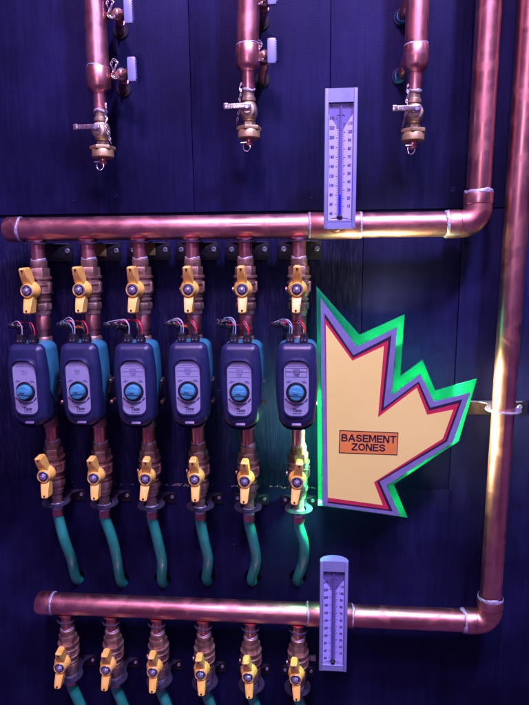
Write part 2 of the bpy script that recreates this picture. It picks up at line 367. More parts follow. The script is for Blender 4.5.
# ------------------------------------------------------------------ ball valve
def make_valve():
    t = empty('ball_valve', (0, 0, 0), '', 'ball valve', 'ball valves with yellow handles')
    bm = BM()
    # all heights relative to the handle axis
    lathe(bm, [(.0165, .066), (.0188, .0645), (.0192, .050), (.0175, .047)], seg=40)
    lathe(bm, [(.0225, .048), (.0232, .0465), (.0232, .030), (.0225, .0285)], seg=6, ph=.2)
    lathe(bm, [(.0225, .0285), (.0268, .0278), (.0268, .0235), (.0236, .0225), (.0240, .0130), (.0264, .0120), (.0264, .0090), (.0242, .0080), (.0246, -.006), (.0262, -.0068), (.0262, -.0098), (.0235, -.0108), (.0225, -.0165), (.0205, -.018)], seg=40)
    lathe(bm, [(.0205, -.017), (.0205, -.0235), (.0220, -.0242), (.0220, -.0268), (.0198, -.0275), (.0194, -.034)], seg=40)
    lathe(bm, [(.0222, -.033), (.0228, -.0345), (.0228, -.046), (.0222, -.0475)], seg=8, ph=.1)
    lathe(bm, [(.0196, -.0475), (.0192, -.058), (.0165, -.060)], seg=40)
    box(bm, (.0245, -.004, .004), (.005, .012, .022), .001)
    for z in (.010, .004, -.002): box(bm, (.0268, -.005, z), (.0012, .008, .0022))
    lathe(bm, [(.0150, 0), (.0150, .031), (.0125, .033), (.0125, .038), (.008, .039), (.008, .046)], (0, 0, 0), (0, -1, 0), 6)
    obj('body', bm, 'bronze', t)
    # butterfly handle
    bm = BM()
    lathe(bm, [(.0175, .040), (.0205, .0415), (.0208, .046), (.0188, .052), (.0158, .058), (.0150, .066), (.0138, .0675), (.0128, .064), (.0125, .060)], (0, 0, 0), (0, -1, 0), 40)
    for s in (1, -1):
        prof = [(.041, .010), (.043, .030), (.0495, .049), (.053, .0515), (.076, .0505), (.079, .0475), (.0745, .034), (.064, .018), (.059, .010)]
        w0, w1 = .0100, .0076
        V = []
        for sx in (-1, 1):
            V.append([bm.verts.new((sx*(w0+(w1-w0)*min(1, max(0, (z-.02)/.02))), -y, s*z)) for y, z in prof])
        n = len(prof); f1 = bm.faces.new(V[0]); f2 = bm.faces.new(V[1])
        for i in range(n): bm.faces.new((V[0][i], V[0][(i+1) % n], V[1][(i+1) % n], V[1][i]))
        bmesh.ops.bevel(bm, geom=list(set(f1.edges) | set(f2.edges)), offset=.0022, segments=3, affect='EDGES')
    h = obj('handle', bm, 'yellow', t)
    bm = BM(); lathe(bm, [(.0128, .058), (.0128, .0655), (.0118, .0668), (.0108, .0668), (.0100, .0640)], (0, 0, 0), (0, -1, 0), 32)
    n_ = obj('washer', bm, 'steel', h)
    bm = BM(); lathe(bm, [(.0098, .062), (.0098, .0660), (.0090, .0662)], (0, 0, 0), (0, -1, 0), 28); obj('seal', bm, 'black', h)
    bm = BM(); lathe(bm, [(.0082, .060), (.0082, .0695), (.0074, .0705)], (0, 0, 0), (0, -1, 0), 6)
    lathe(bm, [(.0045, .0700), (.0045, .0725), (.0030, .0735)], (0, 0, 0), (0, -1, 0), 16)
    obj('nut', bm, 'steel', h)
    for s in (1, -1):
        bm = BM(); lathe(bm, [(.0024, .0), (.0024, .0004)], (0, -.0787, s*.0435), (0, -1, s*-.33), 14); obj('dimple_shade', bm, 'hole', h)  # tip dimples as flat dark discs, their shade put into the colour
    bm = BM(); lathe(bm, [(.0060, .0035), (.0060, 0)], (-.0255, -.006, -.003), (-1, 0, 0), 12); obj('boss', bm, 'bronze', t)
    solder('solder_joint', t, (0, 0, .0670), (0, 0, 1), .0162, .0013, .0022)
    return t
valve = make_valve()
zH = [Z0-.078, Z0-.517, Z0-1.024]
nuts = [[(25.9, 291.8), (78.2, 290), (131.7, 290), (187.7, 290), (241.7, 290), (296.6, 290)],
        [(42.4, 476.3), (93, 478.8), (144.8, 479), (194.2, 479), (244.3, 481.5), (296.9, 482)],
        [(58.7, 668.8), (105, 670.7), (152.2, 672.5), (200.2, 675), (247.7, 678), (295.3, 680)]]
WH = ['between upper header and %s pump from the left', 'below the %s pump from the left, above its green hose', 'under the lower header, %s outlet from the left']
first = True
VZ = {}
for r_ in range(3):
    for k, X in enumerate(COLX):
        v_ = valve if first else copy_tree(valve); first = False
        px, py = nuts[r_][k]; q = at(px, py, PY-.0705)
        twist = math.atan2(q.x-X, .0705); twist = max(-.16, min(.16, twist))
        z = .5*q.z+.5*zH[r_]; VZ[r_, k] = z
        v_.location = (X, PY, z); v_.rotation_euler = (0, 0, twist)
        v_['label'] = 'yellow handled ball valve ' + WH[r_] % ORD[k]
        # handles are not all turned exactly alike
        for ch in v_.children:
            if ch.name.startswith('handle'): ch.rotation_euler = (0, radians(random.uniform(-6, 7) if r_ else random.uniform(-3, 5)), 0)

# ------------------------------------------------------------------ circulator pump
def outline(w_top, w_mid, w_bot, zt, zb, rt_, rb_, n=14):
    """closed rounded outline, barrel shaped"""
    pts = []
    def W(z):
        t_ = (z-zb)/(zt-zb)
        return w_bot*(1-t_)*(1-2*t_)+w_mid*4*t_*(1-t_)+w_top*t_*(2*t_-1)
    right = []
    cxb = W(zb+rb_)-rb_
    for i in range(n+1):
        a = -pi/2+pi/2*i/n; right.append((cxb+rb_*cos(a), zb+rb_+rb_*sin(a)))
    for i in range(1, 12):
        z = zb+rb_+(zt-rt_-zb-rb_)*i/12; right.append((W(z), z))
    cxt = W(zt-rt_)-rt_
    for i in range(n+1):
        a = pi/2*i/n; right.append((cxt+rt_*cos(a), zt-rt_+rt_*sin(a)))
    return right + [(-x, z) for x, z in reversed(right)]
def ringloft(bm, rings, cap0=True, cap1=True):
    R = [[bm.verts.new(p) for p in r] for r in rings]; n = len(R[0])
    for a, c in zip(R, R[1:]):
        for i in range(n): bm.faces.new((a[i], a[(i+1) % n], c[(i+1) % n], c[i]))
    if cap0: bm.faces.new(R[0])
    if cap1: bm.faces.new(R[-1])
def inset(pts, d, cz=0.):
    n = len(pts); out_ = []
    for i, (x, z) in enumerate(pts):
        x0, z0 = pts[i-1]; x1, z1 = pts[(i+1) % n]
        tx, tz = x1-x0, z1-z0; l = math.hypot(tx, tz) or 1
        out_.append((x-tz/l*d, z+tx/l*d))
    return out_
def sst(a, b_, t): t = max(0, min(1, (t-a)/(b_-a))); return t*t*(3-2*t)

def make_pump():
    t = empty('circulator_pump', (0, 0, 0), '', 'pump', 'circulator pumps in a row')
    O = outline(.0385, .0455, .0330, .104, -.089, .016, .0325)
    yb = lambda z: -.078+.040*sst(.0, -.075, z)
    bm = BM()
    rings = [[(x, yb(z), z) for x, z in inset(O, .003)], [(x, yb(z)-.002, z) for x, z in O], [(x, -.088-.0*z, z) for x, z in O]]
    for ins, y in ((.0012, -.0935), (.0045, -.0985), (.0095, -.1020), (.0135, -.1035)):
        I = inset(O, ins)
        rings.append([(x, y+.006*sst(.06, .104, z)+.012*sst(-.055, -.088, z), z) for x, z in I])
    ringloft(bm, rings, True, True)
    h = obj('housing', bm, 'housing', t, smooth=50)
    # raised collar round the label, hooding it at the top
    L = outline(.0275, .0275, .0265, .0705, -.0530, .020, .018)
    bm = BM()
    hood = lambda z: -.0045*sst(.03, .07, z)
    ringloft(bm, [[(x, -.098, z) for x, z in inset(L, -.0045)], [(x, -.1045+hood(z)*.6, z) for x, z in inset(L, -.0030)], [(x, -.1055+hood(z), z) for x, z in inset(L, -.0005)], [(x, -.1050+hood(z), z) for x, z in inset(L, .0012)], [(x, -.1036, z) for x, z in inset(L, .0018)]], False, False)
    obj('label_bezel', bm, 'housing', t, smooth=50)
    L2 = outline(.0262, .0262, .0255, .0660, -.0515, .017, .016)
    bm = BM(); ringloft(bm, [[(x, -.098, z) for x, z in L2], [(x, -.1046, z) for x, z in L2]], False, True)
    lab = obj('label_plate', bm, 'label', t)
    bm = BM(); y = -.1049
    for q, s in ((.0605, .0028), (.0570, .0028)): text_bm(bm, 'HIGH EFFICIENCY CIRCULATOR'[:22 if q > .06 else 26], s*.9, (0, y, q))
    obj('fine_print', bm, 'faint_print', lab)
    bm = BM()
    for a0, tx in ((150, ''), (130, ''), (0, '')): pass
    for s in (-1, 1):
        for j, l in ((0, .008), (1, .0055)):
            a = radians(90+s*(33+6*j)); r = .0270+.0030*j
            box(bm, (-r*cos(a)*1, y, r*sin(a)), (l, .0005, .0011), rot=None) if False else None
            pts = [(r*cos(aa), y, r*sin(aa)) for aa in [a+radians(dd) for dd in (-8, -4, 0, 4, 8)]]
            tube(bm, pts, .00055, 6, sub=0)
    obj('dial_marks', bm, 'print', lab); bm = BM()
    words = 'SETTINGS FLOW CONTROL MODE'
    for i, chx in enumerate(words):
        if chx == ' ': continue
        a = radians(-148+116*i/(len(words)-1)); r = .0275
        text_bm(bm, chx, .0042, (r*cos(a), y, r*sin(a)), roll=a+pi/2, bold=.0002)
    obj('dial_words', bm, 'print', lab); bm = BM()
    text_bm(bm, 'Taco', .0098, (.001, y, -.0395), bold=.0004, shear=.35)
    tube(bm, [(-.011, y, -.0352), (-.003, y, -.0350)], .0005, 6, sub=0)
    text_bm(bm, 'Comfort Solutions', .0024, (.002, y, -.0462), shear=.2)
    obj('brand_print', bm, 'print', lab)
    bm = BM(); lathe(bm, [(.0222, .100), (.0222, .1055), (.0212, .1068), (.0170, .1062), (.0165, .104)], (0, 0, 0), (0, -1, 0), 48)
    k = obj('dial', bm, 'black', t)
    bm = BM(); lathe(bm, [(.0162, .102), (.0160, .1140), (.0150, .1165), (.0120, .1175), (.0001, .1177)], (0, 0, 0), (0, -1, 0), 40, cap=False)
    box(bm, (0, -.1175, .0005), (.0285, .004, .0100), .0016)
    kb = obj('knob', bm, 'knob', k)
    bm = BM(); text_bm(bm, 'MODE', .0034, (-.001, -.1198, -.0005), bold=.0002); obj('mark', bm, 'print', kb)
    # name plate on the chin
    bm = BM(); rx = Matrix.Rotation(radians(-38), 3, 'X'); box(bm, (0, -.0968, -.0715), (.0200, .002, .0100), .0006, rx)
    np_ = obj('chin_plate', bm, 'chin', t)
    # teal insulation shell behind
    S = outline(.0395, .0440, .0300, .1035, -.060, .018, .030)
    bm = BM()
    ringloft(bm, [[(x, -.084, z) for x, z in inset(S, .003)], [(x, -.080, z) for x, z in inset(S, .0005)], [(x, -.050, z) for x, z in S], [(x, -.028-.004*sst(.02, -.05, z), z) for x, z in S], [(x, -.020, z) for x, z in inset(S, .004)]])
    obj('insulation_shell', bm, 'teal', t, smooth=50)
    # volute and flanges
    bm = BM()
    lathe(bm, [(.020, -.006), (.038, -.004), (.040, .004), (.040, .016), (.034, .022)], (0, 0, -.005), (0, -1, 0), 40)
    lathe(bm, [(.0165, .108), (.0185, .104), (.0185, .094), (.0165, .090), (.0165, -.100), (.0185, -.104), (.0185, -.112)], seg=32)
    obj('volute', bm, 'bronze', t)
    for sx, sz in ((1, -1), (1, .2), (-1, -1)):
        bm = BM(); lathe(bm, [(.0050, -.010), (.0050, .016), (.003, .018)], (sx*.0385, 0, sz*.042-.006), (0, -1, 0), 6); obj('bolt', bm, 'bronze', t)
    # copper tube from the pump down to its lower valve
    bm = BM(); lathe(bm, [(.0152, -.108), (.0152, -.165)], seg=36); obj('tail_pipe', bm, 'cu_z', t)
    for sx in (-1, 1):
        bm = BM()
        box(bm, (sx*.0145, -.078, .1075), (.0175, .017, .017), .0015); box(bm, (sx*.0145, -.078, .1175), (.0140, .013, .012), .0012)
        c = obj('cable_clamp', bm, 'black', t)
        for dx in (-.0035, .0035):
            bm = BM(); lathe(bm, [(.0017, 0), (.0017, .0006)], (sx*.0145+dx, -.0868, .110), (0, -1, 0), 10); obj('clamp_screw', bm, 'steel', c)
    return t
pump = make_pump()
knobs = [(22.6, 393), (76.1, 392.5), (132, 393), (187, 392.5), (238.5, 394), (296, 394)]
PUMPS = []
PL = ['teal side widest, leftmost in the row', 'round mark on label, second from left', 'white wire reaching left, third from left',
      'boxed text on label, fourth from left', 'second from the green sign', 'rightmost, beside the green sign']
for k, X in enumerate(COLX):
    p_ = pump if k == 0 else copy_tree(pump)
    q = at(*knobs[k], PY-.118)
    tw = max(-.09, min(.09, math.atan2(q.x-X, .118)))
    p_.location = (X, PY, q.z); p_.rotation_euler = (0, 0, tw)
    p_['label'] = 'dark blue circulator pump with blue knob, ' + PL[k]
    PUMPS.append(p_)
    lab = [c for c in p_.children if c.name.startswith('label_plate')][0]
    y = -.1048
    bm = BM()
    if k >= 2:
        for a, c in (((-.0225, .0525), (.0225, .0525)), ((.0225, .0525), (.0225, .0335)), ((.0225, .0335), (-.0225, .0335)), ((-.0225, .0335), (-.0225, .0525))):
            tube(bm, [(a[0], y, a[1]), (c[0], y, c[1])], .0004, 6, sub=0)
        for j, s in enumerate(('WARNING', 'INDOOR USE ONLY SEE MANUAL', '115V 60HZ', '1 PHASE')):
            text_bm(bm, s, .0030, (0, y, .0490-.0042*j), bold=.0001)
    if k in (0, 1, 5):
        tube(bm, [(.0055*cos(a), y, .042+.0035*sin(a)) for a in [2*pi*i/20 for i in range(20)]], .0004, 6, sub=0, closed=True)
        if k < 5:
            text_bm(bm, 'UL', .0035, (0, y, .042)); text_bm(bm, '10  20     30', .0028, (0, y, .047))
    obj('sticker_print', bm, 'faint_print' if k < 5 else 'print', lab)
    kn = [g for c in p_.children if c.name.startswith('dial') and not c.name.startswith('dial_') for g in c.children][0]; kn.rotation_euler = (0, radians((4, -6, 3, 9, -3, 6)[k]), 0)
    # wires, different on every pump
    rr = random.Random(k*5+3)
    ex = {0: -.056, 1: -.062, 2: -.074, 3: -.056, 4: -.048, 5: -.050}[k]; ez = .1480+rr.uniform(-.004, .006)
    for j, (mname, x0) in enumerate((('w_white', -.012), ('w_teal', -.017), ('w_red', .018), ('w_black', .012))):
        rise = .146+rr.uniform(-.006, .008)+(.004 if j < 2 else .0)
        if j < 2: pts = [(x0, -.078, .118), (x0+.001, -.078, rise-.012), (x0-.008, -.074, rise), (x0-.020, -.066, rise-.001), (ex+.012, -.052, ez+.002*j), (ex, -.046, ez-.006)]
        else: pts = [(x0, -.078, .118), (x0-.001, -.077, rise-.014), (x0-.009, -.072, rise-.001), (x0-.022, -.060, rise-.001), (-.030, -.050, rise-.008+.003*j), (ex+.008, -.044, ez-.008)]
        if j == 1 and k in (0, 2): continue
        bm = BM(); tube(bm, pts, .0011, 8); w_ = obj('wire', bm, mname, p_)
    bm = BM(); tube(bm, [(ex+.030, -.043, ez-.014), (ex+.018, -.044, ez-.009), (ex+.004, -.046, ez-.008), (ex-.004, -.047, ez-.006)], lambda t: .0078-.003*t+.0010*sin(t*23), 12); obj('tape_wrap', bm, 'black', p_)
    bm = BM(); tube(bm, [(ex+.030, -.043, ez-.014), (-.03, -.035, ez-.035), (-.032, -.0, ez-.050), (-.034, .05, ez-.058)], .0045, 10); obj('power_cord', bm, 'black', p_)
    if k in (1, 3): 
        bm = BM(); lathe(bm, [(.0028, 0), (.0045, .012), (.0045, .014)], (-.020, -.052, ez-.012), (1, 0, .1), 10); obj('wire_nut', bm, 'w_orange', p_)
    if k >= 4:
        bm = BM()
        for d_ in ((-.006, .0, .004), (-.004, 0, -.004)): tube(bm, [(ex-.003, -.048, ez-.006), (ex-.003+d_[0], -.049, ez-.006+d_[2])], .0007, 5, sub=0)
        obj('bare_ends', bm, 'brass', p_)

# short copper couplings between the upper valves and the pumps (parts of the pump)
for k, X in enumerate(COLX):
    p_ = PUMPS[k]; zt = VZ[0, k]-.058-p_.location.z; 
    bm = BM(); lathe(bm, [(.0166, zt), (.0172, zt-.001), (.0172, zt-.036), (.0150, zt-.037), (.0150, .100)], seg=36); obj('top_coupling', bm, 'cu_z', p_)
    solder('solder_joint', p_, (0, 0, zt-.0005), (0, 0, 1), .0172, .0010, .0018)

# ------------------------------------------------------------------ hoses
MIDS = [[(64.5, 540), (71.5, 559)], [(112.5, 540), (117.5, 562)], [(157.5, 540), (162, 562)], [(204, 540), (208, 560)], [(253, 540), (256, 560)], [(303.5, 543), (303, 562)]]
def hose(name, pts, label, group, rr=.0128):
    t = empty(name, pts[0], label, 'hose', group); o0 = Vector(pts[0])
    bm = BM(); tube(bm, [Vector(p)-o0 for p in pts], rr, 24, sub=8); obj('hose_tube', bm, 'hose', t)
    d = (Vector(pts[1])-o0).normalized()
    bm = BM(); lathe(bm, [(rr-.001, -.034), (rr+.0028, -.030), (rr+.0034, -.028), (rr+.0034, -.024), (rr+.001, -.022), (rr+.001, -.016)], (0, 0, 0), d, 28); obj('crimp_neck', bm, 'solder', t)
    bm = BM(); lathe(bm, [(rr+.0006, -.016), (rr+.0019, -.0155), (rr+.0019, .0005), (rr+.0006, .001)], (0, 0, 0), d, 28); obj('crimp_ring', bm, 'cu', t)
    return t
for k, X in enumerate(COLX):
    z = at(300, 521).z
    p0 = Vector((X, PY, z)); e = hp[k]
    m1 = at(*MIDS[k][0], PY+.010); m2 = at(*MIDS[k][1], PY+.034)
    hose('green_hose', [p0, p0+Vector((0, 0, -.012)), m1, m2, Vector((e.x, -.012, e.z+.002)), Vector((e.x+.001, .012, e.z-.026)), Vector((e.x+.001, .030, e.z-.055))],
         'green hose bending into a wall hole under the %s pump from the left' % ORD[k], 'green hoses going into the wall')
for k, X in enumerate(COLX):
    z = VZ[2, k]-.095
    p0 = Vector((X, PY, z))
    hose('green_hose', [p0, p0+Vector((0, 0, -.012)), p0+Vector((.010, .003, -.050)), p0+Vector((.020, .014, -.100)), p0+Vector((.026, .050, -.160)), p0+Vector((.026, .085, -.19))],
         'green hose cut by the bottom of the photo, below the %s lower valve' % ORD[k], 'green hoses at the bottom edge', .0135)
# dark necks between lower valves and crimp rings belong to the valves
for v_ in [o for o in COL.objects if o.name.startswith('ball_valve')]:
    if v_.location.z < Z0-.3:
        bm = BM(); lathe(bm, [(.0175, -.058), (.0170, -.066), (.0130, -.068), (.0130, -.092)], seg=28); obj('adapter', bm, 'bronze', v_)

# ------------------------------------------------------------------ wall brackets (flat ring plate on a screwed flange)
def make_bracket(rout, rin, hw, drop, m='bracket', m2='flange_shade'):
    t = empty('pipe_bracket', (0, 0, 0), '', 'bracket', 'pipe brackets screwed to the wall')
    th = .0024; bm = BM(); n = 48
    # plate outline: ring round the tube, waisted neck back to the wall
    out_ = []
    for i in range(n+1):
        a = radians(-225+270*i/n); out_.append((rout*cos(a), -STAND+rout*sin(a)))      # front and sides of the ring
    neck = [(rout*.62, -STAND+rout*1.0), (rout*.55, -.022), (rout*.9, -.010), (hw*.86, -.004), (hw*.9, -.0012)]
    poly = out_+neck+[(-x, y) for x, y in reversed(neck)]
    inner = [(rin*cos(2*pi*i/n), -STAND+rin*sin(2*pi*i/n)) for i in range(n)]
    for zz, flip in ((0, 0), (-th, 1)):
        a = [bm.verts.new((x, y, zz)) for x, y in poly]; c = [bm.verts.new((x, y, zz)) for x, y in inner]
        ea = [bm.edges.new((a[i], a[(i+1) % len(a)])) for i in range(len(a))]; ec = [bm.edges.new((c[i], c[(i+1) % n])) for i in range(n)]
        bmesh.ops.triangle_fill(bm, edges=ea+ec, use_beauty=True)
        if not flip: A, Cc = a, c
    for R0, R1 in ((A, a), (Cc, c)):
        for i in range(len(R0)): bm.faces.new((R0[i], R0[(i+1) % len(R0)], R1[(i+1) % len(R0)], R1[i]))
    pl = obj('ring_plate', bm, m, t, smooth=25)
    bm = BM(); box(bm, (0, -.0030, -drop/2), (hw*2, .0028, drop), .001)
    fl = obj('wall_flange', bm, m2, t)
    for s in (-1, 1): screw(t, (s*hw*.78, -.0044, -drop*.42), .0062 if drop > .03 else .0048)
    return t
brA = make_bracket(.026, .0170, .050, .044); n_ = 0
zBA = at(298, 240).z; zBB = at(298, 507).z; zBC = at(298.5, 685).z
sp = []
for r_, (zz, lb) in enumerate(((zBA, 'shade-darkened bracket just under the upper header behind the %s outlet'), (zBB, 'bracket ring under the valve below the %s pump'), (zBC, 'bracket ring behind the %s bottom row valve'))):
    if r_ == 1: brB = make_bracket(.0335, .0190, .044, .030)
    for k, X in enumerate(COLX):
        src = brA if r_ == 0 else brB
        b_ = src if k == 0 and r_ < 2 else copy_tree(src)
        b_.location = (X+random.uniform(-.002, .002), -.0045 if r_ else 0, zz+random.uniform(-.001, .001)); b_.rotation_euler = (0, 0, 0)
        b_['label'] = lb % ORD[k] + ', counted from the left'
brR = make_bracket(.0385, .0262, .080, .034, 'pale')
zr = at(498, 409).z
brR.location = (XR2, 0, zr); brR['label'] = 'pale steel bracket ring holding the tall right riser beside the sign tip'
# tan paper tags behind the upper valves
for px, py, lb in ((101, 250, 'second'), (150, 249, 'third')):
    p = at(px, py, -.0062); bm = BM(); box(bm, (0, 0, 0), (.026, .0010, .030), .0003); o = obj('tan_tag', bm, 'tan', None, p)
    o['label'] = 'small tan tag on the shade-darkened bracket beside the %s outlet of the upper header' % lb; o['category'] = 'tag'; o['group'] = 'tan tags'

# ------------------------------------------------------------------ thermometers
def thermometer(ptop, pbot, label, yface, w=.0655, level=.30):
    a = at(*ptop, yface); c = at(*pbot, yface); L = a.z-c.z; X = (a.x+c.x)/2
    t = empty('thermometer', (X, yface, (a.z+c.z)/2), label, 'thermometer', 'V-line thermometers on the headers')
    t['group'] = 'grey thermometers on the headers'
    hw, hl = w/2, L/2; ww, wt, wb = hw-.0078, hl-.026, -hl+.0155
    # D shaped case with a window opening
    bm = BM(); arc = [(hw*cos(pi*i/20), .004+.024*sin(pi*i/20)) for i in range(21)]
    prof = [(hw, .0015), (hw, .004)]+arc[1:-1]+[(-hw, .004), (-hw, .0015), (-hw+.0015, 0), (hw-.0015, 0)]
    A = [bm.verts.new((x, y, hl)) for x, y in prof]; B = [bm.verts.new((x, y, -hl)) for x, y in prof]; n = len(prof)
    bm.faces.new(A); bm.faces.new(B)
    for i in range(n-2): bm.faces.new((A[i], A[i+1], B[i+1], B[i]))
    bm.faces.new((A[n-2], B[n-2], A[n-1], B[n-1])) if False else None
    # right chamfer
    bm.faces.new((A[n-1], A[0], B[0], B[n-1]))
    # front face as frame round the window, recess walls
    fo = [A[n-2], A[n-1], B[n-1], B[n-2]]
    wi = [bm.verts.new((-ww, 0, wt)), bm.verts.new((ww, 0, wt)), bm.verts.new((ww, 0, wb)), bm.verts.new((-ww, 0, wb))]
    wd = [bm.verts.new((v_.co.x, .0085, v_.co.z)) for v_ in wi]
    for i in range(4):
        j = (i+1) % 4; bm.faces.new((fo[i], fo[j], wi[j], wi[i])); bm.faces.new((wi[i], wi[j], wd[j], wd[i]))
    bm.faces.new(wd)
    cs = obj('case', bm, 'case', t, smooth=30)
    bm = BM()
    for s in (-1, 1): box(bm, (s*(hw-.0040), -.0010, 0), (.0066, .0030, L-.001), .0012)
    obj('side_rails', bm, 'case', cs)
    # V-folded scale plates, trough in the middle
    for s in (-1, 1):
        bm = BM()
        p = [(s*.0045, wt-.052), (s*.0045, wb+.008), (s*(ww-.0008), wb+.004), (s*(ww-.0008), wt-.0225), (s*(ww-.0075), wt-.031)]
        yy = [.0070, .0070, .0030, .0030, .0046]
        f = [bm.verts.new((x, y, z)) for (x, z), y in zip(p, yy)]; g = [bm.verts.new((x, y+.0008, z)) for (x, z), y in zip(p, yy)]
        bm.faces.new(f); bm.faces.new(g)
        for i in range(5): bm.faces.new((f[i], f[(i+1) % 5], g[(i+1) % 5], g[i]))
        pl = obj('scale_plate', bm, 'scale', t)
        bm = BM(); ang = -s*math.atan2(.004, ww-.0053); ax = Matrix.Rotation(ang, 4, 'Z') @ Matrix.Rotation(pi/2, 4, 'X')
        yc = lambda x: .0070-(x*s-.0045)/(ww-.0053)*.0040-.0005
        nums = [240, 220, 200, 180, 160, 140, 120, 100, 80, 60, 40] if s < 0 else [110, 100, 90, 80, 70, 60, 50, 40, 30, 20, 10]
        span0, span1 = (wt-.029, wb+.0155) if s < 0 else (wt-.040, wb+.030)
        for i, v_ in enumerate(nums):
            z = span0+(span1-span0)*i/(len(nums)-1); x = s*(ww-.0070)
            text_bm(bm, str(v_), .0082, (x, yc(x), z), bold=.00022, ax=ax, xs=.84, th=.0002)
            x = s*.0076; box(bm, (x, yc(x), z), (.0048, .0005, .0007))
            for q in (1, 2, 3): box(bm, (s*.0060, yc(s*.0060), z-(span0-span1)/(len(nums)-1)*q/4), (.0020, .0005, .0004))
        obj('scale_numbers', bm, 'print', pl)
    bm = BM(); box(bm, (0, .0078, (wt+wb)/2), (2*ww-.002, .0008, wt-wb-.002)); obj('back_plate', bm, 'gauge_in', t)
    bm = BM(); text_bm(bm, 'F', .0085, (-ww+.006, .0068, wt-.0065), bold=.0003); text_bm(bm, 'C', .0085, (ww-.006, .0068, wt-.0065), bold=.0003); text_bm(bm, '°', .009, (0, .0068, wt-.0075), bold=.0002)
    tube(bm, [(-.008, .0068, wt-.024), (0, .0068, wt-.022), (.008, .0068, wt-.024)], .0005, 6, sub=3); obj('unit_letters', bm, 'print', t)
    bm = BM(); lathe(bm, [(.0018, wb+.010), (.0018, wt-.006)], (0, .0045, 0), seg=14); obj('glass_tube', bm, 'gauge_in', t)
    bm = BM(); zl_ = wb+.012+(wt-wb)*level; lathe(bm, [(.0022, wb+.011), (.0022, zl_)], (0, .0030, 0), seg=14)
    if level > .05: obj('blue_column', bm, 'liquid', t)
    else: bm.free()
    bm = BM(); lathe(bm, [(.0055, wb+.004), (.0062, wb+.009), (.003, wb+.013)], (0, .004, 0), seg=18); bb = obj('bulb_clip', bm, 'black', t)
    bm = BM(); box(bm, (0, .0050, wb+.0022), (2*ww-.002, .0045, .0042), .0008); obj('sill_strip', bm, 'steel', t)
    bm = BM(); box(bm, (0, -.0006, wb-.0002), (2*ww, .0008, .0010)); obj('window_edge', bm, 'scale', t)
    # socket running back to the header
    bm = BM(); lathe(bm, [(.011, .022), (.011, .032), (.015, .033), (.015, .042)], (0, 0, (zA if t.location.z > 1.2 else zB)-t.location.z), (0, 1, 0), 24); obj('socket', bm, 'brass', t)
    return t
YF = PY-.0265-.040
thermometer((341.3, 88), (339.6, 228.6), 'grey upper thermometer with blue column, mounted on the upper header above the sign', YF, level=.175)
thermometer((333.7, 561.5), (333.2, 671), 'grey lower thermometer with black bulb mark, mounted on the lower header right of the outlets', YF, level=0)
# little silver pipe tab left of the lower thermometer
p = at(312, 658, -.006); bm = BM(); box(bm, (0, 0, 0), (.020, .004, .016), .001); lathe(bm, [(.004, 0), (.004, .002)], (.0, -.003, 0), (0, -1, 0), 12)
o = obj('silver_tab', bm, 'nickel', None, p); o['label'] = 'small silver metal tab screwed to the wall left of the lower thermometer'; o['category'] = 'tab'

# ------------------------------------------------------------------ leaf sign
YS = -.098
def poly(pts, y=YS):
    return [(lambda q: (q.x, q.z))(at(a, c, y)) for a, c in pts]
G = [(316.5, 286.5), (359.4, 335.1), (405, 314.5), (399.8, 377.1), (422.6, 360), (435.1, 391.2), (476.9, 379.1), (458.6, 441.5), (393.5, 484.4), (407.8, 518), (318.1, 505.7)]
Lv = [(320.4, 297.7), (356.7, 346.9), (397, 327), (390.7, 396), (420, 374), (433.6, 401.6), (470, 392.6), (453.0, 441.8), (385.8, 485.5), (399.8, 515.9), (322.3, 505.0)]
Bk = [(324.4, 312.8), (353.3, 355), (391.2, 335.3), (383.4, 407.5), (418.5, 381.2), (430, 407.4), (462, 399), (446.8, 441.0), (379.3, 481.0), (392.6, 510.8), (327.7, 502.4)]
Rd = [(324.9, 318.2), (352.9, 357.9), (388.2, 340.2), (380.8, 411.8), (417.6, 383.7), (428.8, 410.4), (458.4, 403.0), (445.0, 439.6), (376.8, 481.2), (388.8, 509.0), (327.7, 500.8)]
Cr = [(325.8, 324), (352.2, 360.5), (383.7, 345.8), (377.8, 417.0), (416.4, 387.6), (426.8, 414.5), (452.8, 409.3), (442.4, 438.2), (373.7, 481.7), (382.6, 504.6), (327.7, 497.1)]
c0 = at(385, 420, YS)
sg = empty('leaf_sign', (0, 0, 0), 'jagged half maple leaf sign with glowing green edge on the wall right of the pumps', 'sign')
def layer(pts, back, front, name, m, par, bev=0.):
    bm = BM(); prism(bm, poly(pts), YS+back, YS+front, bev); return obj(name, bm, m, par, smooth=20)
layer(G, .0055, .0005, 'green_backing', 'green', sg, .0008)
lv = layer(Lv, .0040, -.0020, 'sign_panel', 'lavender', sg, .0004)
layer(Bk, .0030, -.0024, 'black_border', 'signblack', lv)
layer(Rd, .0020, -.0028, 'red_border', 'red', lv)
layer(Cr, .0010, -.0032, 'cream_face', 'cream', lv)
layer([(339.3, 429.6), (398.2, 432.1), (397.0, 454.8), (338.6, 452.6)], 0, -.0036, 'plate_frame', 'signblack', sg)
pp = layer([(340.1, 430.6), (397.3, 433.0), (396.2, 453.9), (339.4, 451.8)], -.0005, -.0039, 'name_plate', 'orange', sg)
def arc(cx, cy, rx, ry, a0, a1, n=10): return [(cx+rx*cos(radians(a0+(a1-a0)*i/n)), cy+ry*sin(radians(a0+(a1-a0)*i/n))) for i in range(n+1)]
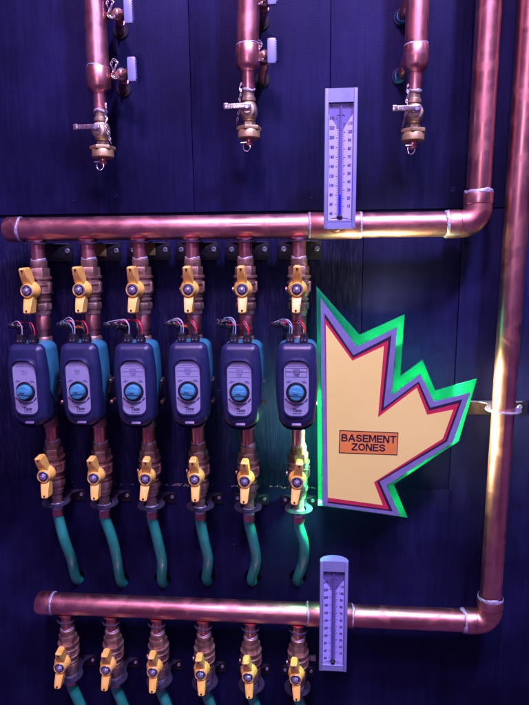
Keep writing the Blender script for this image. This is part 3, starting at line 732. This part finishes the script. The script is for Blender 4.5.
GL = {'B': (.80, [[(0, 0), (0, 1)], [(0, 1), (.45, 1)]+arc(.45, .765, .27, .235, 80, -80)+[(.45, .53), (0, .53)], [(.45, .53)]+arc(.47, .265, .33, .265, 80, -80)+[(.45, 0), (0, 0)]]),
      'A': (.92, [[(0, 0), (.42, 1), (.50, 1), (.92, 0)], [(.17, .33), (.75, .33)]]),
      'S': (.80, [arc(.40, .74, .36, .26, 20, 180, 9)+arc(.40, .74, .36, .22, 190, 265, 5)+arc(.42, .26, .38, .24, 85, 0, 6)+arc(.42, .26, .38, .26, -10, -165, 10)]),
      'E': (.70, [[(.72, 1), (0, 1), (0, 0), (.74, 0)], [(0, .52), (.66, .52)]]),
      'M': (.95, [[(0, 0), (0, 1), (.12, 1), (.475, .14), (.83, 1), (.95, 1), (.95, 0)]]),
      'N': (.80, [[(0, 0), (0, 1), (.10, 1), (.70, 0), (.80, 0), (.80, 1)]]),
      'T': (.80, [[(0, 1), (.80, 1)], [(.40, 1), (.40, 0)]]),
      'Z': (.76, [[(.02, 1), (.74, 1), (.74, .93), (0, .07), (0, 0), (.76, 0)]]),
      'O': (.92, [arc(.46, .5, .46, .5, 0, 360, 28)])}
def ribbon(bm, P, w, y):
    cl = math.hypot(P[0][0]-P[-1][0], P[0][1]-P[-1][1]) < 1e-6
    if cl: P = P[:-1]
    P = [p for i, p in enumerate(P) if i == 0 or math.hypot(p[0]-P[i-1][0], p[1]-P[i-1][1]) > 1e-6]
    n = len(P); L, Rr = [], []
    for i in range(n):
        a = P[i-1] if (i or cl) else None; c = P[(i+1) % n] if (i < n-1 or cl) else None
        d1 = (Vector(P[i])-Vector(a)).normalized() if a else None; d2 = (Vector(c)-Vector(P[i])).normalized() if c else None
        d = ((d1 or d2)+(d2 or d1)).normalized(); nn = Vector((-d.y, d.x)); k_ = 1/max(.62, nn.dot(Vector((-(d1 or d2).y, (d1 or d2).x))))
        e = Vector((0, 0))
        if not cl and i == 0: e = -d*w*.5
        if not cl and i == n-1: e = d*w*.5
        q = Vector(P[i])+e
        L.append(bm.verts.new((q.x+nn.x*w/2*k_, y, q.y+nn.y*w/2*k_))); Rr.append(bm.verts.new((q.x-nn.x*w/2*k_, y, q.y-nn.y*w/2*k_)))
    for i in range(n if cl else n-1):
        j_ = (i+1) % n; bm.faces.new((L[i], L[j_], Rr[j_], Rr[i]))
ly = YS-.0041
def sign_word(bm, word, p0, p1, h, y):
    """bold sans capitals from corner p0 (lower left) to p1 (lower right)"""
    tot = sum(GL[c][0] for c in word)+.34*(len(word)-1); k_ = (p1.x-p0.x)/(tot*h+.16*h); x = .08*h
    for ch in word:
        w_, st = GL[ch]
        for q, P in enumerate(st):
            ribbon(bm, [((x+u*h)*k_+p0.x, p0.z+(p1.z-p0.z)*((x+u*h)*k_/(p1.x-p0.x))+h*.08+v*h*.84) for u, v in P], h*.205, y-.00006*q)
        x += (w_+.34)*h
bm = BM()
sign_word(bm, 'BASEMENT', at(341.5, 440.6, YS), at(395.6, 442.6, YS), .0170, ly); sign_word(bm, 'ZONES', at(351.6, 449.6, YS), at(384.6, 450.9, YS), .0168, ly)
obj('lettering', bm, 'signblack', pp, smooth=0)
for px, py in ((330, 480), (440, 425), (395, 365)):   # spacers holding it off the wall
    q = at(px, py, YS); bm = BM(); lathe(bm, [(.006, 0), (.006, -YS-.0056)], (q.x, 0, q.z), (0, -1, 0), 16); obj('spacer', bm, 'black', sg)

# ------------------------------------------------------------------ drain risers at the top
def chain(parent, pts, name='chain'):
    bm = BM(); P = [Vector(p) for p in pts]
    tube(bm, P, .0009, 6, sub=6)
    # links along the path
    for a, c in zip(P, P[1:]):
        n = max(1, int((c-a).length/.006))
        for i in range(n):
            m_ = a+(c-a)*((i+.5)/n); d = (c-a).normalized(); x, y = frame_of(d)
            if i % 2: x = y
            tube(bm, [m_+d*(.0042*cos(t))+x*(.0022*sin(t)) for t in [2*pi*j/10 for j in range(10)]], .0007, 5, sub=0, closed=True)
    return obj(name, bm, 'nickel', parent)
def drain_riser(px_top, px_joint, py_joint, lab, ex):
    p = at(px_joint, py_joint); p2 = at(px_top, 5)
    X = p.x; zc = p.z; R = .0232
    t = empty('copper_riser', (X, PY, zc), lab, 'pipe', 'short copper risers at the top')
    dx = (p2.x-p.x)
    d = Vector((dx, 0, p2.z-p.z)).normalized()
    bm = BM(); lathe(bm, [(R, 0), (R, .55)], (0, 0, -.002), d, 52); obj('riser_pipe', bm, 'cu_z', t)
    bm = BM(); lathe(bm, [(R+.0010, .001), (R+.0022, -.001), (R+.0022, -.038), (R+.0002, -.0435), (.0185, -.0485), (.0150, -.0515), (.0142, -.055), (.0142, -.090)], (0, 0, 0), (0, 0, 1), 48); obj('reducer', bm, 'cu', t)
    solder('solder_joint', t, (0, 0, .0005), (0, 0, 1), R+.0012, .0016, .0017)
    solder('solder_joint', t, (0, 0, -.088), (0, 0, 1), .0146, .0018, .0022)
    return t
def drain_valve(X, z, lab, lx=-1, cream=False):
    t = empty('drain_valve', (X, PY, z), lab, 'valve', 'drain valves hanging from the short risers')
    bm = BM()
    lathe(bm, [(.0138, .058), (.0142, .054), (.0128, .052), (.0122, .030), (.0150, .028), (.0150, .022), (.0120, .020)], seg=32)
    lathe(bm, [(.008, .022), (.015, .017), (.0185, .006), (.0185, -.006), (.015, -.017), (.010, -.021)], seg=32)
    lathe(bm, [(.012, -.020), (.0145, -.022), (.0145, -.030), (.011, -.032)], seg=6)
    obj('body', bm, 'dullnickel', t)
    bm = BM(); lathe(bm, [(.0165, .006), (.0168, .018), (.0140, .024), (.0095, .0255), (.0085, .030)], (0, 0, 0), (0, -1, 0), 36)
    obj('ball_face', bm, 'cream_brass', t)
    bm = BM(); box(bm, (lx*.0190, -.033, .004), (.0560, .0075, .0105), .0020); box(bm, (lx*.0, -.030, .002), (.016, .006, .013), .002)
    box(bm, (lx*.044, -.0335, .004), (.010, .009, .0125), .0022)
    for i in range(7): box(bm, (lx*(.018+.0035*i), -.0370, .004), (.0012, .0009, .0085))
    lv_ = obj('lever', bm, 'nickel', t)
    bm = BM(); lathe(bm, [(.0050, .030), (.0050, .038), (.0038, .039)], (0, 0, .002), (0, -1, 0), 6); obj('lever_nut', bm, 'steel', lv_)
    bm = BM()
    lathe(bm, [(.018, -.029), (.0270, -.0305), (.0280, -.0335), (.0270, -.0375), (.022, -.039)], seg=6, ph=.35)
    lathe(bm, [(.0225, -.0370), (.0235, -.0385), (.0235, -.0530), (.0222, -.0545)], seg=40)
    c = obj('cap', bm, 'capbrass', t)
    bm = BM(); lathe(bm, [(.0085, -.054), (.0085, -.062), (.0100, -.064), (.0095, -.069), (.006, -.071)], seg=20); obj('spout', bm, 'cu', t)
    if lx:
        s = .013 if X < -.3 else -.013
        chain(t, [(s*1.0, -.004, .058), (s*1.35, -.012, .046), (s*1.0, -.014, .036), (s*1.4, -.012, .026), (s*1.25, -.018, .012), (s*1.7, -.016, -.015), (s*1.9, -.015, -.028)])
        bm = BM(); tube(bm, [(-.003, -.006, -.060), (-.011, -.010, -.068), (-.010, -.012, -.079), (-.003, -.012, -.082), (.003, -.010, -.076), (.002, -.008, -.068)], .0011, 8, sub=6)
        tube(bm, [(-.016, -.012, -.0655), (-.003, -.012, -.0645)], .0022, 8, sub=0)
        obj('chain_hook', bm, 'nickel', t)
    return t
RS = [(95, 98.2, 68.5, 132), (248.5, 247.8, 46, 112), (417.5, 416.0, 46, 114)]
RL = ['left short copper riser ending in a reducer, with two side valves', 'middle short copper riser with reducer, left of the upper thermometer', 'right short copper riser with reducer, two side stubs on its left']
DL = ['brass capped drain valve on the left short riser, yellow glint on its face', 'brass capped drain valve on the middle short riser, hook hanging at lower left', 'brass capped drain valve on the right short riser, chain hanging down its left']
RX_ = []
for (xt, xj, yj, yv), l1, l2 in zip(RS, RL, DL):
    p = at(xj, yj); RX_.append(p)
    drain_riser(xt, xj, yj, l1, 0)
    drain_valve(p.x, at(xj, yv).z, l2)
# small bleed valves between riser and wall
def bleed(wall_px, lever_px, nut_px, label, side=1):
    w = at(*wall_px, -.002); lv_ = at(*lever_px, -.085); nt_ = at(*nut_px, -.070)
    t = empty('bleed_valve', w, label, 'valve', 'small bleed valves beside the short risers')
    L = lambda q: Vector(q)-w
    bm = BM(); lathe(bm, [(.0165, .001), (.0165, -.0016)], (0, 0, 0), (0, 1, 0), 28); obj('dark_disc', bm, 'hole', t)  # flat dark disc on the wall round the stub
    bm = BM(); tube(bm, [(0, .02, -.003), (0, -.012, 0), L(nt_)+Vector((0, .022, -.006))], .0095, 20, sub=4); obj('stub_pipe', bm, 'cu', t)
    n0 = L(nt_); d = (L(lv_)-n0).normalized()
    bm = BM(); lathe(bm, [(.0115, -.006), (.0125, -.004), (.0125, .012), (.0105, .014)], n0+Vector((0, .012, 0)), (0, -1, 0), 24)
    lathe(bm, [(.0098, -.010), (.0098, .006), (.0065, .008), (.0060, .020)], n0, d, 6)
    lathe(bm, [(.0075, 0), (.0085, -.020), (.0065, -.021), (.0060, -.030)], n0, d, 20)
    obj('body', bm, 'bronze', t)
    bm = BM(); box(bm, L(lv_), (.0190, .010, .0500), .0048)
    for i in range(9): box(bm, L(lv_)+Vector((.0100, -.001, -.018+.0045*i)), (.0012, .007, .0016))
    obj('lever', bm, 'case', t)
    q = n0+Vector((-.012, -.006, .004))
    chain(t, [q, q+Vector((-.006, -.004, .012)), q+Vector((.0, -.004, .024)), q+Vector((.008, -.002, .018)), q+Vector((.002, -.003, .004)), q+Vector((-.005, -.006, -.010)), q+Vector((.004, -.006, -.017)), q+Vector((.012, -.004, -.012))])
    return t
bleed((124, 89), (132, 69.5), (121, 74), 'small bleed valve with pale lever, lower of two beside the left riser')
bleed((121, 31), (128.5, 11), (117, 14), 'small bleed valve with pale lever, at the top edge beside the left riser')
bleed((262.5, 79.5), (271.8, 51), (264.2, 56), 'small bleed valve with ribbed pale lever beside the middle riser joint')
bleed((262, 22), (272, -8), (263.5, 0), 'bleed valve cut by the top of the photo beside the middle riser')
for px, py, lb in ((399.5, 77, 'lower'), (401.5, 18, 'upper')):
    w = at(px, py, -.001); t = empty('side_stub', w, '%s copper side stub with teal sleeve left of the right riser' % lb, 'pipe', 'side stubs of the right riser')
    e = Vector((RX_[2].x-w.x-.006, PY-w.y, .048))
    bm = BM(); tube(bm, [(0, .01, 0), (0, -.012, .001), (.004, -.034, .010), tuple(e)], .0105, 22, sub=5); obj('stub_pipe', bm, 'cu', t)
    bm = BM(); lathe(bm, [(.0112, -.014), (.0122, -.013), (.0122, .010), (.0112, .011)], (0, -.002, 0), (0, -1, -.03), 26); obj('sleeve', bm, 'tealcap', t)
    bm = BM(); tube(bm, [(.0158*cos(a), -.006, .0158*sin(a)) for a in [1.2+pi*1.1*i/24 for i in range(24)]], .0009, 6, sub=0); obj('wire_ring', bm, 'bracket', t)
    if lb == 'lower': chain(t, [(.008, -.02, .030), (.003, -.05, .040), (.006, -.07, .054), (.012, -.09, .058)])

# ------------------------------------------------------------------ lights
def area(name, loc, target, size, energy, color, sy=None):
    l = bpy.data.lights.new(name, 'AREA'); l.energy = energy; l.color = color; l.size = size
    if sy: l.shape = 'RECTANGLE'; l.size_y = sy; l.spread = radians(115)
    o = bpy.data.objects.new(name, l); COL.objects.link(o); o.location = loc
    o.rotation_euler = (Vector(target)-Vector(loc)).to_track_quat('-Z', 'Y').to_euler(); return o
area('stage_lamp_blue', (.75, -1.35, 3.7), (.25, 0, 1.6), .22, 120, (.50, .47, 1.0))
area('stage_lamp_violet', (-.2, -1.9, 3.9), (.0, 0, 1.2), .3, 84, (.98, .52, .98))
area('fill_glow', (.1, -1.9, 3.7), (0, 0, 1.1), 1.2, 44, (.70, .32, 1.0))  # broad fill lamp added to give the copper something to reflect
area('front_fill', (-.25, -2.6, 2.3), (0, 0, 1.3), .10, 7, (.95, .66, .95))  # weak fill lamp added for thin highlight lines on upright pipes
def strip(px, py, y, d, l, e):
    o = area('sign_edge_strip', at(px, py, y), at(px, py, y)+Vector(d), .008, e, (1, .93, .42), l); o.rotation_euler = Vector(d).to_track_quat('-Z', 'X' if d[2] else 'Y').to_euler(); return o
strip(322.5, 425, YS+.014, (-1, 0, 0), .17, .30)
strip(452, 415, YS+.012, (1, -.22, 0), .18, 2.7)
gs = strip(321.5, 498, YS+.014, (-1, .12, -1.1), .04, .8); gs.data.color = (.16, 1, .40)
gs = strip(321.5, 425, YS+.020, (-1, .5, 0), .14, .45); gs.data.color = (.20, 1, .42)
strip(404, 475, YS+.014, (1, 0, 0), .05, .5)
strip(385, 345, YS+.014, (0, 0, 1), .06, .8)
# small green lamps behind the acrylic of the sign
for px, py, e in ((321, 400, .16), (322, 470, .2), (399, 386, .22), (430, 400, .14), (330, 340, .05), (400, 330, .05), (459, 405, .06), (425, 462, .12), (395, 500, .07), (355, 350, .06), (419, 372, .12), (321, 435, .16), (323, 490, .2), (323, 450, .35)):
    l = bpy.data.lights.new('sign_lamp', 'POINT'); l.energy = e; l.color = (.05, 1, .42); l.shadow_soft_size = .004
    o = bpy.data.objects.new('sign_lamp', l); COL.objects.link(o); o.location = at(px, py, YS+.026)

w = bpy.data.worlds.new('World'); scn.world = w; w.use_nodes = True
bg = w.node_tree.nodes['Background']; bg.inputs[0].default_value = (.42, .16, .72, 1); bg.inputs[1].default_value = .24
scn.view_settings.view_transform = 'Standard'; scn.view_settings.look = 'None'; scn.view_settings.exposure = 0; scn.view_settings.gamma = 1
scn.cycles.use_denoising = True
scn.cycles.max_bounces = 8
